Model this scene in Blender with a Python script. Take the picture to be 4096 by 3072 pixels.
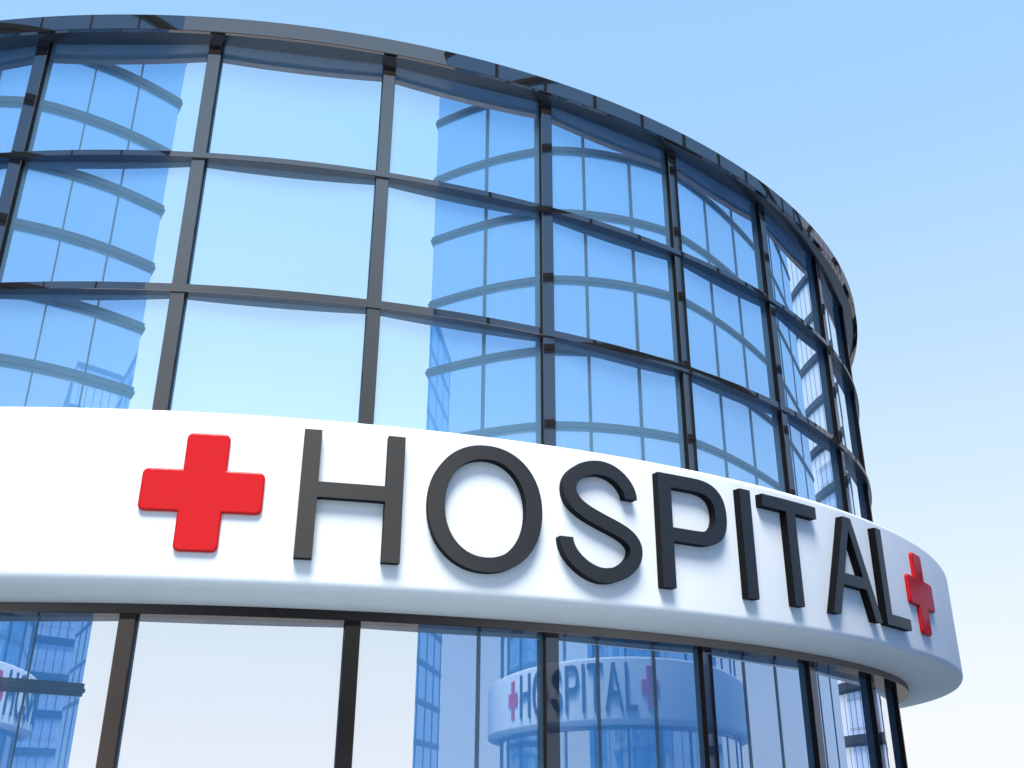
import bpy, bmesh, math
from mathutils import Vector, Matrix
R_ = math.radians
scene = bpy.context.scene
for o in list(bpy.data.objects): bpy.data.objects.remove(o)
S = 2.0          # metres per layout unit
ZG = 1.6         # camera (layout z = 0) stands 1.6 m above the ground
def W(x, y, z): return (x*S, y*S, z*S + ZG)

# ---------------------------------------------------------------- camera
D = 18.24967
yaw, pitch, roll = 0.214912, 0.395815, 0.0048742
F = Vector((math.sin(yaw)*math.cos(pitch), math.cos(yaw)*math.cos(pitch), math.sin(pitch)))
RX = Vector((math.cos(yaw), -math.sin(yaw), 0)); UP = RX.cross(F)
cr, sr = math.cos(roll), math.sin(roll)
X2 = RX*cr + UP*sr; Y2 = UP*cr - RX*sr
cam = bpy.data.cameras.new('camera'); co = bpy.data.objects.new('camera', cam)
scene.collection.objects.link(co)
m = Matrix((X2, Y2, -F)).transposed().to_4x4(); m.translation = Vector(W(0, -D, 0)); co.matrix_world = m
cam.lens = 36*3887.39/4096; cam.sensor_width = 36; cam.clip_start = .05; cam.clip_end = 8000
scene.camera = co

# ---------------------------------------------------------------- light
SUN_AZ, SUN_EL = R_(-15), R_(60)        # azimuth measured from -y towards +x
world = bpy.data.worlds.new("World"); scene.world = world; world.use_nodes = True
nt = world.node_tree; N = nt.nodes; L = nt.links; N.clear()
out = N.new('ShaderNodeOutputWorld'); bg = N.new('ShaderNodeBackground'); L.new(bg.outputs[0], out.inputs[0])
sky = N.new('ShaderNodeTexSky'); sky.sky_type = 'NISHITA'; sky.sun_disc = False
sky.sun_elevation = SUN_EL; sky.sun_rotation = math.pi - SUN_AZ
sc = N.new('ShaderNodeVectorMath'); sc.operation = 'SCALE'; sc.inputs['Scale'].default_value = .1
L.new(sky.outputs[0], sc.inputs[0])
tc = N.new('ShaderNodeTexCoord'); nm = N.new('ShaderNodeVectorMath'); nm.operation = 'NORMALIZE'
L.new(tc.outputs['Generated'], nm.inputs[0])
sp = N.new('ShaderNodeSeparateXYZ'); L.new(nm.outputs[0], sp.inputs[0])
rp = N.new('ShaderNodeValToRGB'); L.new(sp.outputs['Z'], rp.inputs[0])
cr_ = rp.color_ramp
stops = [(0, (1.0, 1.03, 1.06)), (.04, (.99, 1.02, 1.08)), (.175, (.86, .98, 1.09)), (.386, (.59, .83, 1.09)), (.58, (.42, .72, 1.1)), (.72, (.37, .68, 1.1)), (1, (.25, .52, 1.05))]
cr_.elements[0].position = 0; cr_.elements[0].color = (*stops[0][1], 1)
cr_.elements[1].position = 1; cr_.elements[1].color = (*stops[-1][1], 1)
for p_, c_ in stops[1:-1]:
    e = cr_.elements.new(p_); e.color = (*c_, 1)
mx = N.new('ShaderNodeMix'); mx.data_type = 'RGBA'; mx.inputs['Factor'].default_value = .9
L.new(sc.outputs[0], mx.inputs['A']); L.new(rp.outputs[0], mx.inputs['B'])
L.new(mx.outputs['Result'], bg.inputs[0]); bg.inputs[1].default_value = .815
sl = bpy.data.lights.new('sun', 'SUN'); sl.energy = 5.0; sl.angle = R_(27); sl.color = (1, .97, .92)
so = bpy.data.objects.new('sun', sl); scene.collection.objects.link(so)
sd = Vector((math.sin(SUN_AZ)*math.cos(SUN_EL), -math.cos(SUN_AZ)*math.cos(SUN_EL), math.sin(SUN_EL)))
so.rotation_euler = sd.to_track_quat('Z', 'Y').to_euler(); so.location = (0, -60, 90)
vs = scene.view_settings; vs.view_transform = 'Standard'; vs.look = 'None'; vs.exposure = .3; vs.gamma = 1
try:
    scene.cycles.max_bounces = 12; scene.cycles.glossy_bounces = 8; scene.cycles.diffuse_bounces = 4
except Exception: pass

# ---------------------------------------------------------------- materials
def mat(name):
    m_ = bpy.data.materials.new(name); m_.use_nodes = True; t = m_.node_tree; t.nodes.clear()
    o = t.nodes.new('ShaderNodeOutputMaterial'); return m_, t, o
def mixed(name, dcol, gcol, rough, f0, f1, power=3.0, noise=0.0, nscale=3.0, cap=1.0):
    """diffuse base under a coloured reflection that strengthens towards grazing angles"""
    m_, t, o = mat(name); n = t.nodes; l = t.links
    d = n.new('ShaderNodeBsdfDiffuse'); d.inputs[0].default_value = (*dcol, 1)
    g = n.new('ShaderNodeBsdfGlossy'); g.inputs[0].default_value = (*gcol, 1); g.inputs['Roughness'].default_value = rough
    lw = n.new('ShaderNodeLayerWeight'); lw.inputs[0].default_value = .5
    pw = n.new('ShaderNodeMath'); pw.operation = 'POWER'; l.new(lw.outputs['Facing'], pw.inputs[0]); pw.inputs[1].default_value = power
    mr = n.new('ShaderNodeMapRange'); l.new(pw.outputs[0], mr.inputs[0]); mr.inputs['To Min'].default_value = f0; mr.inputs['To Max'].default_value = f1
    cp_ = n.new('ShaderNodeMath'); cp_.operation = 'MINIMUM'; cp_.inputs[1].default_value = cap; l.new(mr.outputs[0], cp_.inputs[0])
    mx_ = n.new('ShaderNodeMixShader'); l.new(cp_.outputs[0], mx_.inputs[0]); l.new(d.outputs[0], mx_.inputs[1]); l.new(g.outputs[0], mx_.inputs[2])
    l.new(mx_.outputs[0], o.inputs[0])
    if noise:
        tx = n.new('ShaderNodeTexCoord'); nz = n.new('ShaderNodeTexNoise'); nz.inputs['Scale'].default_value = nscale; nz.inputs['Detail'].default_value = 5
        l.new(tx.outputs['Object'], nz.inputs[0])
        r2 = n.new('ShaderNodeMapRange'); l.new(nz.outputs[0], r2.inputs[0]); r2.inputs['From Min'].default_value = .3; r2.inputs['From Max'].default_value = .7
        r2.inputs['To Min'].default_value = 1-noise; r2.inputs['To Max'].default_value = 1+noise
        v = n.new('ShaderNodeVectorMath'); v.operation = 'SCALE'; v.inputs[0].default_value = dcol; l.new(r2.outputs[0], v.inputs['Scale'])
        l.new(v.outputs[0], d.inputs[0])
    return m_
M_GLASS = mixed('blue_glass', (.32, .66, 1.0), (1.0, 1.0, 1.0), .0, .77, .94, 3, .02, .6)
M_TGLASS = mixed('tower_glass', (.075, .42, 1.0), (.80, .92, 1.0), .0, .42, .85, 3, .02, .5)
M_FRAME = mixed('dark_frame', (.018, .0185, .019), (1.0, .80, .70), .015, .006, 1.6, 1.0, .06, 2, .29)
M_TFRAME = mixed('tower_frame', (.025, .028, .034), (.8, .78, .76), .08, .05, .45, 2.5, .1, 2, .2)
M_SOFFIT = mixed('dark_soffit', (.028, .036, .048), (.80, .86, .95), .16, .09, .3, 1.5, .06, 2, .16)
M_WHITE = mixed('white_panel', (.85, .885, .90), (1, 1, 1), .35, .02, .2, 4, .012, 1.2)
M_RETURN = mixed('dark_return', (.007, .007, .008), (.8, .8, .85), .25, .006, .08, 2, .05, 2)  # near-black returns; on mullions the shade of the recess is put in the colour
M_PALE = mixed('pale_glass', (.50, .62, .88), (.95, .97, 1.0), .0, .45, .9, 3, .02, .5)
M_RED = mixed('red_enamel', (.62, .008, .010), (1, .8, .8), .12, .03, .35, 4, .02, 3)
def letter_mat():
    m_, t, o = mat('graphite_paint'); n = t.nodes; l = t.links
    b = n.new('ShaderNodeBsdfPrincipled'); l.new(b.outputs[0], o.inputs[0])
    b.inputs['Base Color'].default_value = (.03, .03, .03, 1); b.inputs['Roughness'].default_value = .30; b.inputs['Metallic'].default_value = 0; b.inputs['Specular IOR Level'].default_value = .8; b.inputs['Specular Tint'].default_value = (1, .9, .8, 1)
    tx = n.new('ShaderNodeTexCoord'); nz = n.new('ShaderNodeTexNoise'); nz.inputs['Scale'].default_value = 60; nz.inputs['Detail'].default_value = 3
    l.new(tx.outputs['Object'], nz.inputs[0])
    r = n.new('ShaderNodeValToRGB'); l.new(nz.outputs[0], r.inputs[0])
    r.color_ramp.elements[0].position = .35; r.color_ramp.elements[0].color = (.010, .010, .010, 1)
    r.color_ramp.elements[1].position = .65; r.color_ramp.elements[1].color = (.021, .020, .019, 1)
    l.new(r.outputs[0], b.inputs['Base Color'])
    return m_
M_LETTER = mixed('graphite_paint', (.012, .0118, .0115), (1, .90, .80), .42, .07, .36, 1.6, .25, 28)
def ground_mat():
    m_, t, o = mat('pale_paving'); n = t.nodes; l = t.links
    b = n.new('ShaderNodeBsdfPrincipled'); l.new(b.outputs[0], o.inputs[0]); b.inputs['Roughness'].default_value = .8
    tx = n.new('ShaderNodeTexCoord'); br = n.new('ShaderNodeTexBrick'); br.inputs['Scale'].default_value = .8
    br.inputs['Color1'].default_value = (.25, .285, .30, 1); br.inputs['Color2'].default_value = (.20, .235, .25, 1); br.inputs['Mortar'].default_value = (.2, .2, .2, 1)
    br.inputs['Mortar Size'].default_value = .01; l.new(tx.outputs['Object'], br.inputs[0])
    nz = n.new('ShaderNodeTexNoise'); nz.inputs['Scale'].default_value = .35; nz.inputs['Detail'].default_value = 6; l.new(tx.outputs['Object'], nz.inputs[0])
    mr = n.new('ShaderNodeMapRange'); l.new(nz.outputs[0], mr.inputs[0]); mr.inputs['To Min'].default_value = .8; mr.inputs['To Max'].default_value = 1.2
    v = n.new('ShaderNodeVectorMath'); v.operation = 'SCALE'; l.new(br.outputs[0], v.inputs[0]); l.new(mr.outputs[0], v.inputs['Scale'])
    l.new(v.outputs[0], b.inputs['Base Color']); return m_
M_GROUND = ground_mat()
M_ROOF = mixed('grey_roof', (.25, .25, .26), (1, 1, 1), .5, .03, .2, 4, .15, 1)

# ---------------------------------------------------------------- helpers
def link(name, me, material, parent=None, loc=(0, 0, 0), rotz=0):
    o = bpy.data.objects.new(name, me); scene.collection.objects.link(o)
    if material: me.materials.append(material)
    o.parent = parent; o.location = loc; o.rotation_euler = (0, 0, rotz); return o
def empty(name, loc, label, cat, group=None, rotz=0):
    o = bpy.data.objects.new(name, None); scene.collection.objects.link(o); o.location = loc; o.rotation_euler = (0, 0, rotz)
    o['label'] = label; o['category'] = cat
    if group: o['group'] = group
    return o
def mesh_from(name, verts, faces, smooth=False, angle=None):
    me = bpy.data.meshes.new(name); me.from_pydata(verts, [], faces); me.update()
    if smooth:
        me.polygons.foreach_set('use_smooth', [True]*len(me.polygons))
        if angle: me.set_sharp_from_angle(angle=R_(angle))
    return me
def cyl(r, a, z): return (r*math.sin(a)*S, -r*math.cos(a)*S, z*S)      # building-local, layout units in
def lathe(name, prof, seg=300, a0=0, a1=2*math.pi, angle=25, closed_prof=True):
    vs_, fs = [], []; n = len(prof); full = abs(a1-a0-2*math.pi) < 1e-6
    cols = seg if full else seg+1
    for i in range(cols):
        a = a0+(a1-a0)*i/seg
        for r, z in prof: vs_.append(cyl(r, a, z))
    for i in range(seg):
        j = (i+1) % cols
        for k in range(n if closed_prof else n-1):
            k2 = (k+1) % n
            fs.append((i*n+k, j*n+k, j*n+k2, i*n+k2))
    me = mesh_from(name, vs_, fs)
    bm = bmesh.new(); bm.from_mesh(me); bmesh.ops.recalc_face_normals(bm, faces=bm.faces); bm.to_mesh(me); bm.free()
    me.polygons.foreach_set('use_smooth', [True]*len(me.polygons)); me.set_sharp_from_angle(angle=R_(angle))
    return me
def arc(cx, cz, r, t0, t1, n=8): return [(cx+r*math.cos(R_(t0+(t1-t0)*i/n)), cz+r*math.sin(R_(t0+(t1-t0)*i/n))) for i in range(n+1)]
def boxes(name, bl, bevel=0):
    bm = bmesh.new()
    for (x0, x1, y0, y1, z0, z1) in bl:
        v = [bm.verts.new((x*S, y*S, z*S)) for x in (x0, x1) for y in (y0, y1) for z in (z0, z1)]
        for f in ((0, 1, 3, 2), (4, 6, 7, 5), (0, 4, 5, 1), (2, 3, 7, 6), (0, 2, 6, 4), (1, 5, 7, 3)): bm.faces.new([v[i] for i in f])
    bmesh.ops.recalc_face_normals(bm, faces=bm.faces)
    if bevel: bmesh.ops.bevel(bm, geom=bm.edges[:], offset=bevel*S, segments=2, affect='EDGES', profile=.6)
    me = bpy.data.meshes.new(name); bm.to_mesh(me); bm.free(); return me

# ---------------------------------------------------------------- ground
g = mesh_from('ground', [(-2500, -2500, 0), (2500, -2500, 0), (2500, 2500, 0), (-2500, 2500, 0)], [(0, 1, 2, 3)])
go = link('ground', g, M_GROUND); go['kind'] = 'structure'

# ---------------------------------------------------------------- hospital building
PHI0, DPHI, WH = -0.309041, 0.178017, 0.0065061
ZB = -ZG/S                                # ground level in layout units
hosp = empty('hospital_building', (0, 0, ZG), 'round dark framed glass hospital building carrying the white sign band', 'building')
# mullions: a slim bar with its outer face on the cylinder R = 10
def mullion_mesh(z0, z1):
    w = WH*10; bm = bmesh.new()
    def ring(z): return [bm.verts.new((x*S, -y*S, z*S)) for x, y in ((-w, 9.82), (-w, 9.997), (-w+.004, 10.0), (w-.004, 10.0), (w, 9.997), (w, 9.82))]
    a, b = ring(z0), ring(z1)
    for i in range(6): bm.faces.new((a[i], a[(i+1) % 6], b[(i+1) % 6], b[i]))
    bm.faces.new(a); bm.faces.new(b[::-1])
    bm.faces.ensure_lookup_table(); bm.faces[0].material_index = 1; bm.faces[4].material_index = 1  # bar sides coloured darker in place of shade beside the glass
    bmesh.ops.recalc_face_normals(bm, faces=bm.faces)
    me = bpy.data.meshes.new('mullion'); bm.to_mesh(me); bm.free(); return me
NB = 35
mm = mullion_mesh(ZB+.06, 7.10); mm.materials.append(M_FRAME); mm.materials.append(M_RETURN)
KS = list(range(-17, 18))
for k in KS:
    o = bpy.data.objects.new('mullion', mm); scene.collection.objects.link(o); o.parent = hosp
    o.rotation_euler = (0, 0, PHI0+k*DPHI)
# transoms
def rimmed(name, ri, ro, z0, z1, tilt, seg=300):
    """square section ring whose under face is slightly dished, so mirrored mullions bend into it"""
    V, FF, NN = [], [], []
    secs = [((ri, z1), (ro-.003, z1), (0, 1), (0, 1)), ((ro-.003, z1), (ro, z1-.003), (1, .05), (1, 0)),
            ((ro, z1-.003), (ro, z0+.003), (1, 0), (1, 0)), ((ro, z0+.003), (ro-.003, z0), (.7, -.7), (.7, -.7)),
            ((ro-.003, z0), (ri, z0), (tilt, -1), (0, -1)), ((ri, z0), (ri, z1), (-1, 0), (-1, 0))]
    for pa, pb, na, nb in secs:
        st = len(V)
        for i in range(seg):
            a = 2*math.pi*i/seg
            for p, nn in ((pa, na), (pb, nb)):
                V.append(cyl(p[0], a, p[1])); NN.append(Vector((nn[0]*math.sin(a), -nn[0]*math.cos(a), nn[1])).normalized())
        for i in range(seg):
            j = (i+1) % seg; FF.append((st+2*i, st+2*i+1, st+2*j+1, st+2*j))
    me = mesh_from(name, V, FF, True)
    if me.polygons[2*seg].normal.dot(NN[4*seg]) < 0:
        me.flip_normals()
    me.normals_split_custom_set_from_vertices(NN); return me
TR = [(5.637, 5.701), (4.179, 4.256), (2.715, 2.79)]
for z0, z1 in TR:
    c = .006
    tm = rimmed('transom', 9.84, 10.024, z0, z1, .0)
    tm.materials.append(M_FRAME); tm.materials.append(M_SOFFIT)
    for pi, pg in enumerate(tm.polygons):
        if pi//300 == 4: pg.material_index = 1
    link('transom', tm, None, hosp)
# glass: flat panes between mullions, slightly bowed reflection like rolled float glass
ROWS = [(5.695, 7.11), (4.25, 5.645), (2.785, 4.185), (ZB+.09, 1.285)]
RG = 9.945
def pane(name, k, z0, z1):
    a, b = PHI0+k*DPHI, PHI0+(k+1)*DPHI
    if k == 17: b = PHI0-17*DPHI+2*math.pi
    vs_ = [cyl(RG, a, z0), cyl(RG, b, z0), cyl(RG, b, z1), cyl(RG, a, z1)]
    return vs_, [(math.sin(t), -math.cos(t), 0) for t in (a, b, b, a)]
def build_panes(name, lst, parent):
    V, FF, NN = [], [], []
    for k, z0, z1 in lst:
        v, nn = pane(name, k, z0, z1); i = len(V); V += v; NN += nn; FF.append((i, i+1, i+2, i+3))
    me = mesh_from(name, V, FF, True); me.normals_split_custom_set_from_vertices(NN)
    return link(name, me, M_GLASS, parent)
VIS = range(-2, 8)
for k in VIS:
    for z0, z1 in ROWS: build_panes('window_pane', [(k, z0, z1)], hosp)
for rows in (ROWS[:3], ROWS[3:]): build_panes('rear_glazing', [(k, z0, z1) for k in KS if k not in VIS for z0, z1 in rows], hosp)
# roof overhang: fascia, rounded soffit, thin lip
link('roof_fascia', lathe('roof_fascia', [(10.105, 7.094), (10.112, 7.076), (10.166, 7.058), (10.172, 7.062), (10.172, 7.243), (10.168, 7.247), (10.05, 7.247), (10.05, 7.11)], angle=12), M_FRAME, hosp)
link('roof_soffit', rimmed('roof_soffit', 9.84, 10.12, 7.093, 7.16, .25), M_SOFFIT, hosp)
link('roof', lathe('roof', [(.01, 7.12), (10.04, 7.12), (10.04, 7.2), (.01, 7.26)], seg=120), M_ROOF, hosp)
# floors and core seen only if the glass were opened: a solid inner drum keeps daylight out
link('inner_wall', lathe('inner_wall', [(9.7, ZB+.02), (9.7, 7.11), (9.6, 7.11), (9.6, ZB+.02)], seg=120), M_ROOF, hosp)
# ring under the band and plinth
link('head_ring', lathe('head_ring', [(9.84, 1.270), (10.135, 1.264), (10.14, 1.268), (10.14, 1.36), (9.84, 1.36)], angle=12), M_FRAME, hosp)
link('plinth', lathe('plinth', [(9.6, ZB+.003), (10.06, ZB+.003), (10.06, ZB+.07), (10.04, ZB+.09), (9.6, ZB+.09)], angle=40), M_FRAME, hosp)

# ---------------------------------------------------------------- sign
sign = empty('hospital_sign', W(0, -10.85, 1.35), 'white curved sign band with dark raised HOSPITAL letters between two red crosses', 'sign')
off = Vector((0, 10.85*S, -1.35*S))      # sign children are modelled about the building axis
prof = [(9.84, 2.712)] + arc(10.80, 2.672, .05, 90, 0, 6) + arc(10.765, 1.445, .085, 0, -80, 10) + [(10.5, 1.342), (10.14, 1.342), (10.10, 1.352), (9.84, 1.352)]
b = link('sign_band', lathe('sign_band', prof, seg=360, angle=40), M_WHITE, sign, off)

def poly_letter(name, outlines, material, r0, r1, bevel=0, bseg=0, label=None, returns=None):
    cu = bpy.data.curves.new(name, 'CURVE'); cu.dimensions = '2D'; cu.fill_mode = 'BOTH'
    h = (r1-r0)/2
    for pts in outlines:
        s_ = cu.splines.new('POLY'); s_.points.add(len(pts)-1)
        for i, (x, y) in enumerate(pts): s_.points[i].co = (x*1.093, y, 0, 1)
        s_.use_cyclic_u = True
    cu.extrude = h-bevel; cu.bevel_depth = bevel; cu.bevel_resolution = bseg; cu.offset = -bevel
    tmp = bpy.data.objects.new('tmp', cu); scene.collection.objects.link(tmp)
    dg = bpy.context.evaluated_depsgraph_get(); me = bpy.data.meshes.new_from_object(tmp.evaluated_get(dg))
    bpy.data.objects.remove(tmp); bpy.data.curves.remove(cu)
    me.name = name; me.materials.clear()
    bm = bmesh.new(); bm.from_mesh(me)
    bmesh.ops.remove_doubles(bm, verts=bm.verts, dist=1e-5)
    xs = [v.co.x for v in bm.verts]; x = min(xs)+.05
    while x < max(xs)-.01:
        bmesh.ops.bisect_plane(bm, geom=bm.verts[:]+bm.edges[:]+bm.faces[:], dist=1e-6, plane_co=(x, 0, 0), plane_no=(1, 0, 0)); x += .05
    rm = (r0+r1)/2
    for v in bm.verts:
        a = v.co.x/1.093/10; v.co = Vector(cyl(rm+v.co.z, a, v.co.y))
    bmesh.ops.recalc_face_normals(bm, faces=bm.faces)
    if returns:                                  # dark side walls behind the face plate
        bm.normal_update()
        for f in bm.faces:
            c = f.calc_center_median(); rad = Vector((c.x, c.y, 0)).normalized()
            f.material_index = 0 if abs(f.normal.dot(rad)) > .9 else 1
    bm.to_mesh(me); bm.free()
    me.polygons.foreach_set('use_smooth', [True]*len(me.polygons)); me.set_sharp_from_angle(angle=R_(32 if bevel else 22))
    o = link(name, me, material, sign, off)
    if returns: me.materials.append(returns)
    if label: o['label'] = label
    return o
def bez(p0, p1, p2, p3, n):
    return [tuple((1-t)**3*a+3*(1-t)**2*t*b_+3*(1-t)*t*t*c+t**3*d for a, b_, c, d in zip(p0, p1, p2, p3)) for t in [i/n for i in range(n)]]
ZT, Zb = 2.597, 1.585
LT = {}
LT['H'] = [[(-.05, Zb), (.074, Zb), (.074, 2.058), (.549, 2.058), (.549, Zb), (.675, Zb), (.675, ZT), (.551, ZT), (.551, 2.179), (.074, 2.179), (.074, ZT), (-.05, ZT)]]
def ell(cx, cz, rx, rz, n=72, ex=2.12):
    r = []
    for i in range(n):
        t = 2*math.pi*i/n; c, s_ = math.cos(t), math.sin(t)
        r.append((cx+rx*math.copysign(abs(c)**(2/ex), c), cz+rz*math.copysign(abs(s_)**(2/ex), s_)))
    return r
LT['O'] = [ell(1.3, 2.084, .44, .519), ell(1.298, 2.083, .314, .403)[::-1]]
# S as a ribbon along its centre line
K = 1.093
cps = [((2.5175, 2.305), (0, 1), .12, .0), ((2.25, 2.545), (-1, 0), .14, .15), ((1.973, 2.335), (0, -1), .15, .13), ((2.25, 2.083), (.92, -.36), .13, .11), ((2.5475, 1.862), (0, -1), .13, .13), ((2.25, 1.6245), (-1, 0), .15, .15), ((1.9375, 1.914), (0, 1), .0, .15)]
cl = []
for i in range(6):
    (p, t, ho, _), (q, u, _, hi) = cps[i], cps[i+1]
    P = (p[0]*K, p[1]); Q = (q[0]*K, q[1])
    cl += bez(P, (P[0]+t[0]*ho, P[1]+t[1]*ho), (Q[0]-u[0]*hi, Q[1]-u[1]*hi), Q, 12)
cl.append((1.9375*K, 1.914))
Lf, Rt = [], []
for i, p in enumerate(cl):
    a, c = cl[max(0, i-1)], cl[min(len(cl)-1, i+1)]; dx, dy = c[0]-a[0], c[1]-a[1]; l_ = math.hypot(dx, dy)
    if i == 0: dx, dy, l_ = 0, 1, 1
    if i == len(cl)-1: dx, dy, l_ = 0, 1, 1
    w = .061
    Lf.append(((p[0]-dy/l_*w)/K, p[1]+dx/l_*w)); Rt.append(((p[0]+dy/l_*w)/K, p[1]-dx/l_*w))
LT['S'] = [Lf+Rt[::-1]]
LT['P'] = [[(2.786, Zb), (2.911, Zb), (2.911, 1.994), (3.16, 1.994)] + bez((3.18, 1.994), (3.40, 1.995), (3.492, 2.10), (3.492, 2.292), 14) + bez((3.492, 2.292), (3.492, 2.50), (3.38, 2.597), (3.17, ZT), 14) + [(3.15, ZT), (2.786, ZT)],
           ([(2.911, 2.476), (3.15, 2.476)] + bez((3.16, 2.476), (3.29, 2.474), (3.366, 2.43), (3.366, 2.296), 12) + bez((3.366, 2.296), (3.366, 2.16), (3.29, 2.116), (3.17, 2.114), 12) + [(3.15, 2.114), (2.911, 2.114)])]
LT['I'] = [[(3.668, Zb), (3.794, Zb), (3.794, ZT), (3.668, ZT)]]
LT['T'] = [[(4.246, Zb), (4.368, Zb), (4.368, 2.477), (4.682, 2.477), (4.682, ZT), (3.941, ZT), (3.941, 2.477), (4.246, 2.477)]]
def lerp(a, b_, z): t = (z-a[1])/(b_[1]-a[1]); return (a[0]+(b_[0]-a[0])*t, z)
iL0, iL1, iR0, iR1 = (4.902, Zb), (5.196, 2.468), (5.508, Zb), (5.204, 2.468)
LT['A'] = [[(4.784, Zb), iL0, lerp(iL0, iL1, 1.885), lerp(iR0, iR1, 1.885), iR0, (5.636, Zb), (5.262, ZT), (5.130, ZT)],
           [lerp(iL0, iL1, 2.003), (5.2, 2.47), lerp(iR0, iR1, 2.003)]]
LT['L'] = [[(5.742, Zb), (6.297, Zb), (6.297, 1.702), (5.864, 1.702), (5.864, ZT), (5.742, ZT)]]
for ch in 'HOSPITAL':
    if ch in LT: poly_letter('letter', LT[ch], M_LETTER, 10.846, 10.932, label='dark graphite raised letter '+ch, returns=M_RETURN)
def cross(s0, s1, a0, a1, z0, z1, b0, b1, r=.045):
    P = [(a0, z0), (a1, z0), (a1, b0), (s1, b0), (s1, b1), (a1, b1), (a1, z1), (a0, z1), (a0, b1), (s0, b1), (s0, b0), (a0, b0)]
    outp = []
    for i, p in enumerate(P):
        a, c = P[i-1], P[(i+1) % 12]
        u = (a[0]-p[0], a[1]-p[1]); w = (c[0]-p[0], c[1]-p[1])
        if (p in (P[2], P[5], P[8], P[11])): outp.append(p); continue
        lu, lw = math.hypot(*u), math.hypot(*w)
        A_ = (p[0]+u[0]/lu*r, p[1]+u[1]/lu*r); B_ = (p[0]+w[0]/lw*r, p[1]+w[1]/lw*r)
        k = .45
        outp += bez(A_, (A_[0]+(p[0]-A_[0])*.55, A_[1]+(p[1]-A_[1])*.55), (B_[0]+(p[0]-B_[0])*.55, B_[1]+(p[1]-B_[1])*.55), B_, 6) + [B_]
    return [outp]
poly_letter('red_cross', cross(-1.122, -.292, -.854, -.558, 1.605, 2.525, 1.903, 2.232), M_RED, 10.842, 10.890, .018, 4)
poly_letter('red_cross', cross(6.512, 7.342, 6.762, 7.058, 1.62, 2.54, 1.92, 2.249), M_RED, 10.842, 10.890, .018, 4)

# ---------------------------------------------------------------- towers behind and beside the viewer, seen mirrored in the glass
def tower(name, label, corner, direction, length, depth, top, bands, mstep, mwidth, bh, prot, first, glass=M_TGLASS):
    """corner: start of the street face, direction: unit vector along it; local x runs along the face, local -y into the block"""
    ang = math.atan2(direction[1], direction[0])
    t = empty(name, (corner[0]*S, corner[1]*S, 0), label, 'building', 'glass towers around the hospital', ang)
    H = top - ZB
    gl = boxes('glazing', [(0, length, -depth, 0, .0, H)]); link('glazing', gl, glass, t)
    link('roof', boxes('roof', [(-.1, length+.1, -depth-.1, .1, H, H+.3)]), M_TFRAME, t)
    nbar = int((length-first)/mstep)+1
    me = boxes('mullion', [(-mwidth/2, mwidth/2, .002, .05, .002, H)]); me.materials.append(M_TFRAME)
    pos = [(first+i*mstep, 0.0, 0.0) for i in range(nbar) if first+i*mstep < length-.1]
    for i in range(1, int(depth/mstep)):
        pos.append((0.0, -i*mstep, math.pi/2)); pos.append((length, -i*mstep, -math.pi/2))
    for x, y, rz in pos:
        o = bpy.data.objects.new('mullion', me); scene.collection.objects.link(o); o.parent = t
        o.location = (x*S, y*S, 0); o.rotation_euler = (0, 0, rz)
    for zt in bands:
        z1 = zt-ZB; z0 = z1-bh
        a = prot
        bl = [(-a, length+a, -depth-a, a, z1-bh*.42, z1),
              (-a*1.55, length+a*1.55, -depth-a*1.55, a*1.55, z1-bh*.72, z1-bh*.42-.002),
              (-a*.8, length+a*.8, -depth-a*.8, a*.8, z0, z1-bh*.72-.002)]
        link('floor_band', boxes('floor_band', bl), M_TFRAME, t)
    return t
n1 = (-math.sin(R_(43.5)), math.cos(R_(43.5))); d1 = (math.cos(R_(43.5)), math.sin(R_(43.5)))
c1 = (-16.1*n1[0]-9.83*d1[0], -16.1*n1[1]-9.83*d1[1])
tower('glass_tower', 'blue glass tower with wide grey mullions mirrored in the right half of the curved glass', c1, d1, 20.8, 12, 17.3,
      [3.13+1.485*i for i in range(10)], 1.9, .115, .155, .06, 2.13)
n2 = (math.sin(R_(46.5)), math.cos(R_(46.5))); d2 = (-n2[1], n2[0])
c2 = (-16.8*n2[0]-8.83*d2[0], -16.8*n2[1]-8.83*d2[1])
LEN2 = 13.25
e2 = (c2[0]+d2[0]*LEN2, c2[1]+d2[1]*LEN2)
tower('glass_tower', 'blue glass tower with thin mullions mirrored at the left edge of the curved glass', e2, (-d2[0], -d2[1]), LEN2, 11, 17.2,
      [1.57+1.305*i for i in range(12)], 1.65, .05, .20, .065, LEN2-int(LEN2/1.65)*1.65-.02)
d3 = (-.665, .747); c3 = (36.6, -.9)
tower('glass_tower', 'tall distant glass tower with close set mullions mirrored at the far right', c3, d3, 12.6, 9, 24,
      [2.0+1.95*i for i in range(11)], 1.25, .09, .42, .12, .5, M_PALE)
